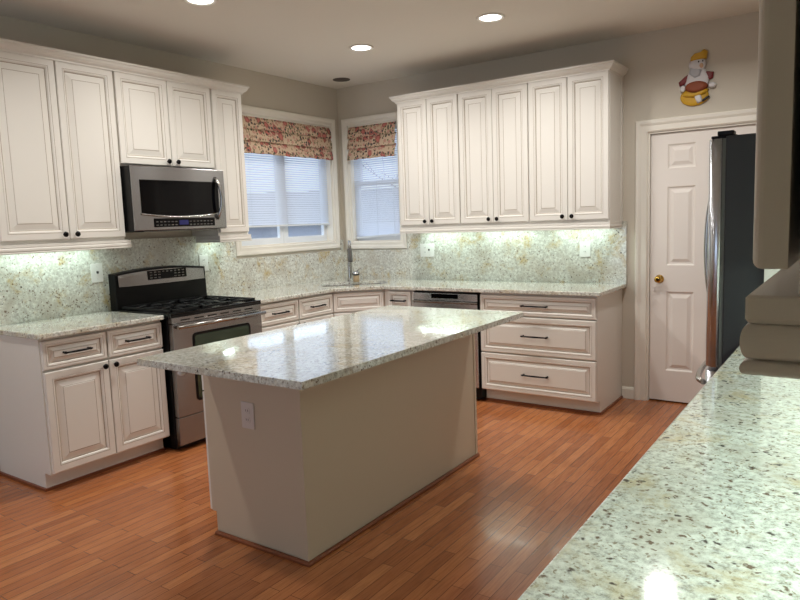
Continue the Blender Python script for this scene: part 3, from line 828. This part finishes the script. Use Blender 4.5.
# ------------------------------------------------------------------ OUTLETS
def outlet(name, label, loc, rz, w_=0.074, h_=0.118, kinds=('duplex',), m=None, cat='outlet'):
    t = thing(name, label, cat, loc, rz, 'white wall plates')
    m = m or WHITEP
    MB().box((-w_/2, -0.006, -h_/2), (w_/2, -0.0005, h_/2)).build('plate', m, t, 0.003)
    n = len(kinds)
    for i, k in enumerate(kinds):
        cx = (i-(n-1)/2)*0.046
        if k == 'duplex':
            for zc in (-0.021, 0.021):
                rc = MB(); ring = [(cx+x, -0.0061, zc+y) for x, y in rrect(0.0165, 0.0145, 0.008)]
                rc.loft([ring, [(x, -0.0085, z) for x, _, z in ring]])
                ro = rc.build('receptacle', m, t)
                sl = MB()
                for dx in (-0.006, 0.006): sl.box((cx+dx-0.0012, -0.0090, zc-0.002), (cx+dx+0.0012, -0.0084, zc+0.008))
                sl.lathe([(0.0025, -0.0084), (0.0025, -0.009)], 0, 8, 'y', (cx, 0, zc-0.007))
                sl.build('slots', SLOT, ro)
        elif k == 'rocker':
            MB().add([(cx-0.016, -0.0062, -0.033), (cx+0.016, -0.0062, -0.033), (cx+0.016, -0.0062, 0.033), (cx-0.016, -0.0062, 0.033), (cx-0.016, -0.0105, -0.033), (cx+0.016, -0.0105, -0.033), (cx+0.016, -0.007, 0.033), (cx-0.016, -0.007, 0.033)],
                     [(0, 3, 2, 1), (4, 5, 6, 7), (0, 1, 5, 4), (1, 2, 6, 5), (2, 3, 7, 6), (3, 0, 4, 7)]).build('rocker', m, t)
        else:
            MB().box((cx-0.005, -0.018, -0.004), (cx+0.005, -0.006, 0.012)).build('toggle', SLOT if k == 'dark' else m, t)
            sc = MB()
            for z in (-0.042, 0.042): sc.lathe([(0.003, -0.006), (0.003, -0.0072)], 0, 8, 'y', (cx, 0, z))
            sc.build('screw', SLOT, t)
outlet('light_switch', 'white switch plate on the granite left of the range', (0.0205, -2.693, 1.183), PW, w_=0.086, h_=0.130, kinds=('dark',), cat='switch')
outlet('wall_outlet', 'white outlet plate on the granite right of the range', (0.0205, -1.785, 1.187), PW, w_=0.086, h_=0.130)
outlet('wall_outlet', 'double white plate on the granite by the narrow window', (1.017, -0.0205, 1.187), 0, w_=0.155, h_=0.122, kinds=('duplex', 'dark'))
outlet('wall_outlet', 'single white outlet plate on the granite near the pantry door', (2.508, -0.0205, 1.186), 0, w_=0.090, h_=0.122)
outlet('wall_outlet', 'pale outlet plate on the end panel of the island', (2.090, BY0-0.0005, 0.620), 0, w_=0.080, h_=0.122, m=GREYP)

# ------------------------------------------------------------------ SHADES AND BLINDS
def roman_shade(label, loc, rz, W, z0, z1):
    t = thing('roman_shade', label, 'shade', loc, rz, 'floral roman shades')
    # profile: three overlapping soft folds (y toward the room is negative)
    Ht = z1-z0
    prof = []
    for k in range(3):
        zt = Ht*(1-k/3); zb = Ht*(1-(k+1)/3)
        y0 = -0.012-0.006*k
        for u in (0.0, 0.25, 0.5, 0.75, 0.93, 1.0):
            prof.append((y0-0.022*math.sin(PI*min(u, 0.93)*0.62)-0.004*u, zt+(zb-0.006-zt)*u))
        prof.append((y0-0.010, zb+0.006))
    prof.append((-0.02, 0.004))
    n = 24; verts = []; uvs = []
    L = [0]
    for a, b2 in zip(prof, prof[1:]): L.append(L[-1]+math.hypot(a[0]-b2[0], a[1]-b2[1]))
    for i in range(n+1):
        x = W*i/n
        wob = 0.004*math.sin(i*1.7)+0.003*math.sin(i*0.6+1)
        for j, (y, z) in enumerate(prof):
            fr_ = 1-z/Ht
            verts.append((x+ (0.003*math.sin(j) if i in (0, n) else 0), y-wob*0.6*fr_, z-wob*fr_*0.8)); uvs.append((x, L[j]))
    m_ = len(prof); faces = [(i*m_+j, (i+1)*m_+j, (i+1)*m_+j+1, i*m_+j+1) for i in range(n) for j in range(m_-1)]
    me = bpy.data.meshes.new('fabric'); me.from_pydata(verts, [], faces)
    uvl = me.uv_layers.new(name='UVMap')
    for lp in me.loops: uvl.data[lp.index].uv = (uvs[lp.vertex_index][0]+loc[0], uvs[lp.vertex_index][1])
    for p in me.polygons: p.use_smooth = True
    me.materials.append(FABRIC)
    o = bpy.data.objects.new('fabric', me); C.objects.link(o); o.parent = t
    sd = o.modifiers.new('thickness', 'SOLIDIFY'); sd.thickness = 0.003; sd.offset = 1
    MB().box((0, -0.014, Ht-0.028), (W, 0.012, Ht)).build('mounting_board', TRIM, t)
    return t
roman_shade('floral roman shade on the wide window', (-0.004, WA['y0']+0.014, 2.085), PW, WA['y1']-WA['y0']-0.028, 2.085, 2.396)
roman_shade('floral roman shade on the narrow window', (WB['x0']+0.014, 0.004, 2.080), 0, WB['x1']-WB['x0']-0.028, 2.080, 2.396)
def blind(label, loc, rz, W, z0, z1, yc, tilt=0.0, drop=0.0):
    t = thing('mini_blind', label, 'blind', loc, rz, 'white mini blinds')
    MB().box((0, yc-0.018, z1-0.03), (W, yc+0.018, z1)).build('head_rail', VINYL, t)
    br = MB()
    for sx in (0, 1): pass
    ring = lambda x, dz: [(x, yc-0.012, z0+dz-0.008), (x, yc+0.012, z0+dz-0.008), (x, yc+0.012, z0+dz+0.006), (x, yc-0.012, z0+dz+0.006)]
    br.loft([ring(0, 0), ring(W, drop)]); br.build('bottom_rail', VINYL, t)
    mb = MB(); n = int((z1-0.035-z0)/0.0205); sl = math.radians(tilt)
    for k in range(n):
        z = z0+0.018+k*0.0205; g = drop*max(0, 1-k/6)
        c, s_ = 0.0125*math.cos(sl), 0.0125*math.sin(sl)
        vs = []
        for x, dz in ((0.002, 0), (W-0.002, g)):
            vs += [(x, yc-c, z+dz-s_), (x, yc, z+dz+0.002), (x, yc+c, z+dz+s_)]
        mb.add(vs, [(0, 1, 4, 3), (1, 2, 5, 4)], 0, True)
    mb.build('slats', SLATM, t)
    cm = MB()
    for x in (W*0.14, W*0.5, W*0.86): cm.tube([(x, yc-0.013, z0), (x, yc-0.013, z1-0.02)], 0.0008, 0, 5)
    cm.build('ladder_cords', VINYL, t)
blind('white mini blind raised just above the sill of the wide window', (0, WA['y0']+0.016, 0), PW, WA['y1']-WA['y0']-0.032, 1.462, 2.392, 0.050, tilt=50)
blind('white mini blind hanging to the sill of the narrow window', (WB['x0']+0.016, 0, 0), 0, WB['x1']-WB['x0']-0.032, 1.312, 2.392, 0.045, tilt=50, drop=0.03)

# ------------------------------------------------------------------ CEILING LIGHTS
def downlight(x, y, label):
    t = thing('recessed_light', label, 'ceiling light', (x, y, H), 0, 'recessed ceiling lights')
    MB().lathe([(0.070, -0.001), (0.094, -0.001), (0.094, -0.005), (0.088, -0.010), (0.072, -0.006)], 0, 32, ring=True).build('trim_ring', BAFFLE, t)
    MB().lathe([(0.071, -0.001), (0.071, -0.0035), (0.045, -0.0055), (0.001, -0.006)], 0, 32).build('lens', LENS, t)
    l = area('downlight_lamp', (0, 0, -0.014), 0.13, 0.13, LAMP_W, LAMP_COL, (0, 0, -1), 'DISK', math.radians(152))
    l.rotation_euler = (0, 0, 0); l.parent = t
for x, y, lab in ((1.15, -1.085, 'bright recessed ceiling light nearest the corner windows'), (2.25, -1.110, 'bright recessed ceiling light above the back wall cabinets'),
                  (3.36, -1.100, 'recessed ceiling light in front of the pantry door'), (1.11, -2.560, 'bright recessed ceiling light at the top edge near the left wall cabinets'),
                  (1.11, -4.050, 'recessed ceiling light over the left floor')):
    downlight(x, y, lab)
t = thing('ceiling_speaker', 'small dark round fixture in the ceiling above the corner sink', 'speaker', (0.322, -0.313, H), 0)
MB().lathe([(0.070, -0.0005), (0.080, -0.0005), (0.080, -0.004), (0.068, -0.006)], 0, 28, ring=True).build('rim', SPK, t)
MB().lathe([(0.069, -0.001), (0.069, -0.003), (0.001, -0.0045)], 0, 28).build('grille', SPK, t)

# ------------------------------------------------------------------ FRIDGE AND END PANEL
FY0, FY1 = -2.050, -1.140
t = thing('refrigerator', 'stainless french-door refrigerator with charcoal sides before the pantry door', 'refrigerator', (3.828, FY0, 0), 0)
FD = FY1-FY0
MB().box((0.0, 0.0, 0.02), (0.74, FD, 1.775)).build('case', FRSIDE, t, 0.006)
MB().box((-0.014, 0.012, 0.06), (0.0, FD-0.012, 1.765)).build('gasket', mat('grey_gasket', srgb(120, 122, 118), 0.6), t)
def fdoor(name, y0, y1, z0, z1):
    # plan outline: bowed front with rounded corners
    pts = [(-0.015, y0), (-0.050, y0)]
    r = 0.022; r2 = 0.045
    pts[1] = (-0.027, y0)
    for k in range(1, 11):
        a = PI/2*k/10; pts.append((-0.027-r2*math.sin(a), y0+r2*(1-math.cos(a))))
    for k in range(1, 10):
        y = y0+r2+(y1-y0-r2-r)*k/10; u = (2*(y-y0)/(y1-y0)-1); pts.append((-0.072-0.010*(1-u*u), y))
    for k in range(0, 7):
        a = PI/2*(1-k/6); pts.append((-0.050-r*math.sin(a), y1-r*(1-math.cos(a))))
    pts.append((-0.015, y1))
    mb = MB()
    mb.loft([[(x, y, z) for x, y in pts] for z in (z0, z1)], 0, True, True)
    return mb.build(name, FRSTEEL, t)
ymid = FD/2
da = fdoor('door', 0.0, ymid-0.003, 0.755, 1.765); db_ = fdoor('door', ymid+0.003, FD, 0.755, 1.765)
dz_ = fdoor('freezer_drawer', 0.0, FD, 0.07, 0.735)
for d_, yy in ((da, ymid-0.055), (db_, ymid+0.055)):
    pts = []
    for k in range(17):
        u = k/16; pts.append((-0.080-0.060*math.sin(PI*u)**0.6, yy, 0.90+0.76*u))
    MB().tube(pts, 0.012, 0, 12).build('handle', CHROME, d_)
pts = []
for k in range(17):
    u = k/16; pts.append((-0.078-0.062*math.sin(PI*u)**0.45, 0.03+(FD-0.06)*u, 0.675))
MB().tube(pts, 0.013, 0, 12).build('handle', CHROME, dz_)
mb = MB().box((-0.060, 0.008, 1.7655), (0.045, 0.060, 1.778)).box((-0.035, 0.004, 1.777), (0.030, 0.066, 1.797))
mb.build('hinge_cover', BLKPL, t, 0.004)
tag(MB().box((3.990, -2.076, 0.001), (4.588, -2.056, 2.484)).build('end_panel', CREAM, None, 0.001), 'tall cream panel beside the refrigerator', 'panel')

# ------------------------------------------------------------------ WALL PLAQUE
t = thing('wall_plaque', 'small ceramic chef plaque with yellow cap above the pantry door', 'plaque', (3.325, 0, 2.205), 0)
def blob(name, pts, th, m, yb=-0.001, inset=0.35):
    c = Vector((sum(p[0] for p in pts)/len(pts), sum(p[1] for p in pts)/len(pts)))
    rings = []
    for s_, d_ in ((1.0, 0.0), (1.0, th*0.55), (0.88, th*0.85), (0.62, th)):
        rings.append([(c.x+(x-c.x)*s_, yb-d_, c.y+(z-c.y)*s_) for x, z in pts])
    return MB().loft(rings, 0, True, True).build(name, m, t)
def ell(cx, cz, a, b2, n=20, rot=0): return [(cx+a*math.cos(2*PI*k/n)*math.cos(rot)-b2*math.sin(2*PI*k/n)*math.sin(rot), cz+a*math.cos(2*PI*k/n)*math.sin(rot)+b2*math.sin(2*PI*k/n)*math.cos(rot)) for k in range(n)]
blob('base', ell(-0.020, 0.068, 0.095, 0.066), 0.018, YEL)
blob('sleeve', [(-0.120, 0.150), (-0.128, 0.178), (-0.085, 0.212), (-0.055, 0.232), (-0.045, 0.180), (-0.085, 0.158)], 0.022, RED)
blob('sleeve', [(0.045, 0.235), (0.105, 0.222), (0.100, 0.178), (0.075, 0.172), (0.040, 0.200)], 0.022, RED)
blob('jacket', [(-0.085, 0.150), (-0.072, 0.215), (-0.040, 0.262), (0.020, 0.275), (0.055, 0.240), (0.078, 0.190), (0.070, 0.140), (0.0, 0.120)], 0.028, WHT)
blob('head', ell(-0.002, 0.285, 0.058, 0.052), 0.036, WHT)
blob('nose', ell(0.028, 0.272, 0.014, 0.018), 0.044, SKIN)
blob('eye', ell(0.010, 0.300, 0.006, 0.008), 0.041, DRK); blob('eye', ell(0.036, 0.302, 0.005, 0.008), 0.039, DRK)
blob('beard', [(-0.050, 0.270), (-0.055, 0.225), (-0.020, 0.190), (0.020, 0.200), (0.032, 0.245), (0.0, 0.262)], 0.038, mat('plaque_grey', srgb(180, 180, 186), 0.5))
blob('cap', [(-0.048, 0.308), (-0.046, 0.340), (-0.020, 0.362), (0.020, 0.366), (0.044, 0.382), (0.064, 0.368), (0.058, 0.318), (0.010, 0.312)], 0.044, YEL)
blob('basket', ell(-0.006, 0.132, 0.076, 0.040), 0.044, BRN)
blob('basket_rim', [(-0.100, 0.095), (-0.090, 0.072), (-0.02, 0.060), (0.055, 0.078), (0.075, 0.110), (0.060, 0.104), (0.0, 0.088), (-0.06, 0.088)], 0.040, YEL)
blob('hand', ell(-0.096, 0.128, 0.020, 0.024), 0.036, WHT); blob('hand', ell(0.098, 0.132, 0.026, 0.020), 0.036, WHT)
blob('apron', [(-0.020, 0.075), (0.020, 0.080), (0.040, 0.030), (0.005, 0.015), (-0.010, 0.040)], 0.036, WHT)
blob('spoon', [(0.030, 0.032), (0.075, 0.062), (0.082, 0.055), (0.040, 0.022)], 0.042, DRK)

# ------------------------------------------------------------------ OUTSIDE
gr = MB().box((-45, -30, -1.1), (-0.3, 45, -1.0)).box((-0.3, 0.3, -1.1), (45, 45, -1.0)).build('ground', LAWN); struct(gr)
def tree(x, y, h, seed, label):
    rnd = random.Random(seed)
    t = thing('bare_tree', label, 'tree', (x, y, -1.0), 0, 'bare trees outside the windows')
    mb = MB(); br = MB()
    mb.tube([(0, 0, 0), (0.05, 0.03, h*0.35), (0.0, 0.1, h*0.7), (0.05, 0.05, h)], [0.13, 0.10, 0.06, 0.015], 0, 8)
    mb.build('trunk', BARK, t)
    def limb(p, d, L, r, lev):
        q = p + d*L; m_ = p + d*L*0.5 + Vector((rnd.uniform(-1, 1), rnd.uniform(-1, 1), rnd.uniform(0, 1)))*L*0.08
        br.tube([p, m_, q], [r, r*0.7, r*0.4], 0, 5)
        if lev > 0:
            for k in range(4):
                s_ = p.lerp(q, 0.35+0.2*k)
                dd_ = (d+Vector((rnd.uniform(-1, 1), rnd.uniform(-1, 1), rnd.uniform(-0.2, 0.9)))*0.9).normalized()
                limb(s_, dd_, L*0.55, r*0.5, lev-1)
    for k in range(14):
        a = rnd.uniform(0, 2*PI); z = h*(0.22+0.7*k/14)
        limb(Vector((0.02, 0.05, z)), Vector((math.cos(a), math.sin(a), rnd.uniform(0.3, 0.9))).normalized(), h*(0.34-0.2*k/14), 0.045*(1-k/18), 2)
    br.build('branches', BARK, t)
tree(-8.2, 1.6, 8.5, 3, 'bare tree outside the wide window, nearest the corner')
tree(-11.0, -2.5, 9.5, 5, 'bare tree further out behind the wide window')
tree(-4.0, 10.0, 9.0, 9, 'bare tree outside the narrow window')
tree(-19.0, 9.5, 9.5, 12, 'tall bare tree far beyond the corner')
t = thing('neighbouring_house', 'grey neighbouring house seen low through the blinds', 'house', (-19, 24, -1.0), math.radians(42))
MB().box((-9, -3, 0), (9, 3, 2.6)).build('walls', SIDING, t)
MB().loft([[(x, -3.6, 2.6), (x, 3.6, 2.6), (x, 0, 4.3)] for x in (-9.4, 9.4)]).build('roof', ROOFM, t)
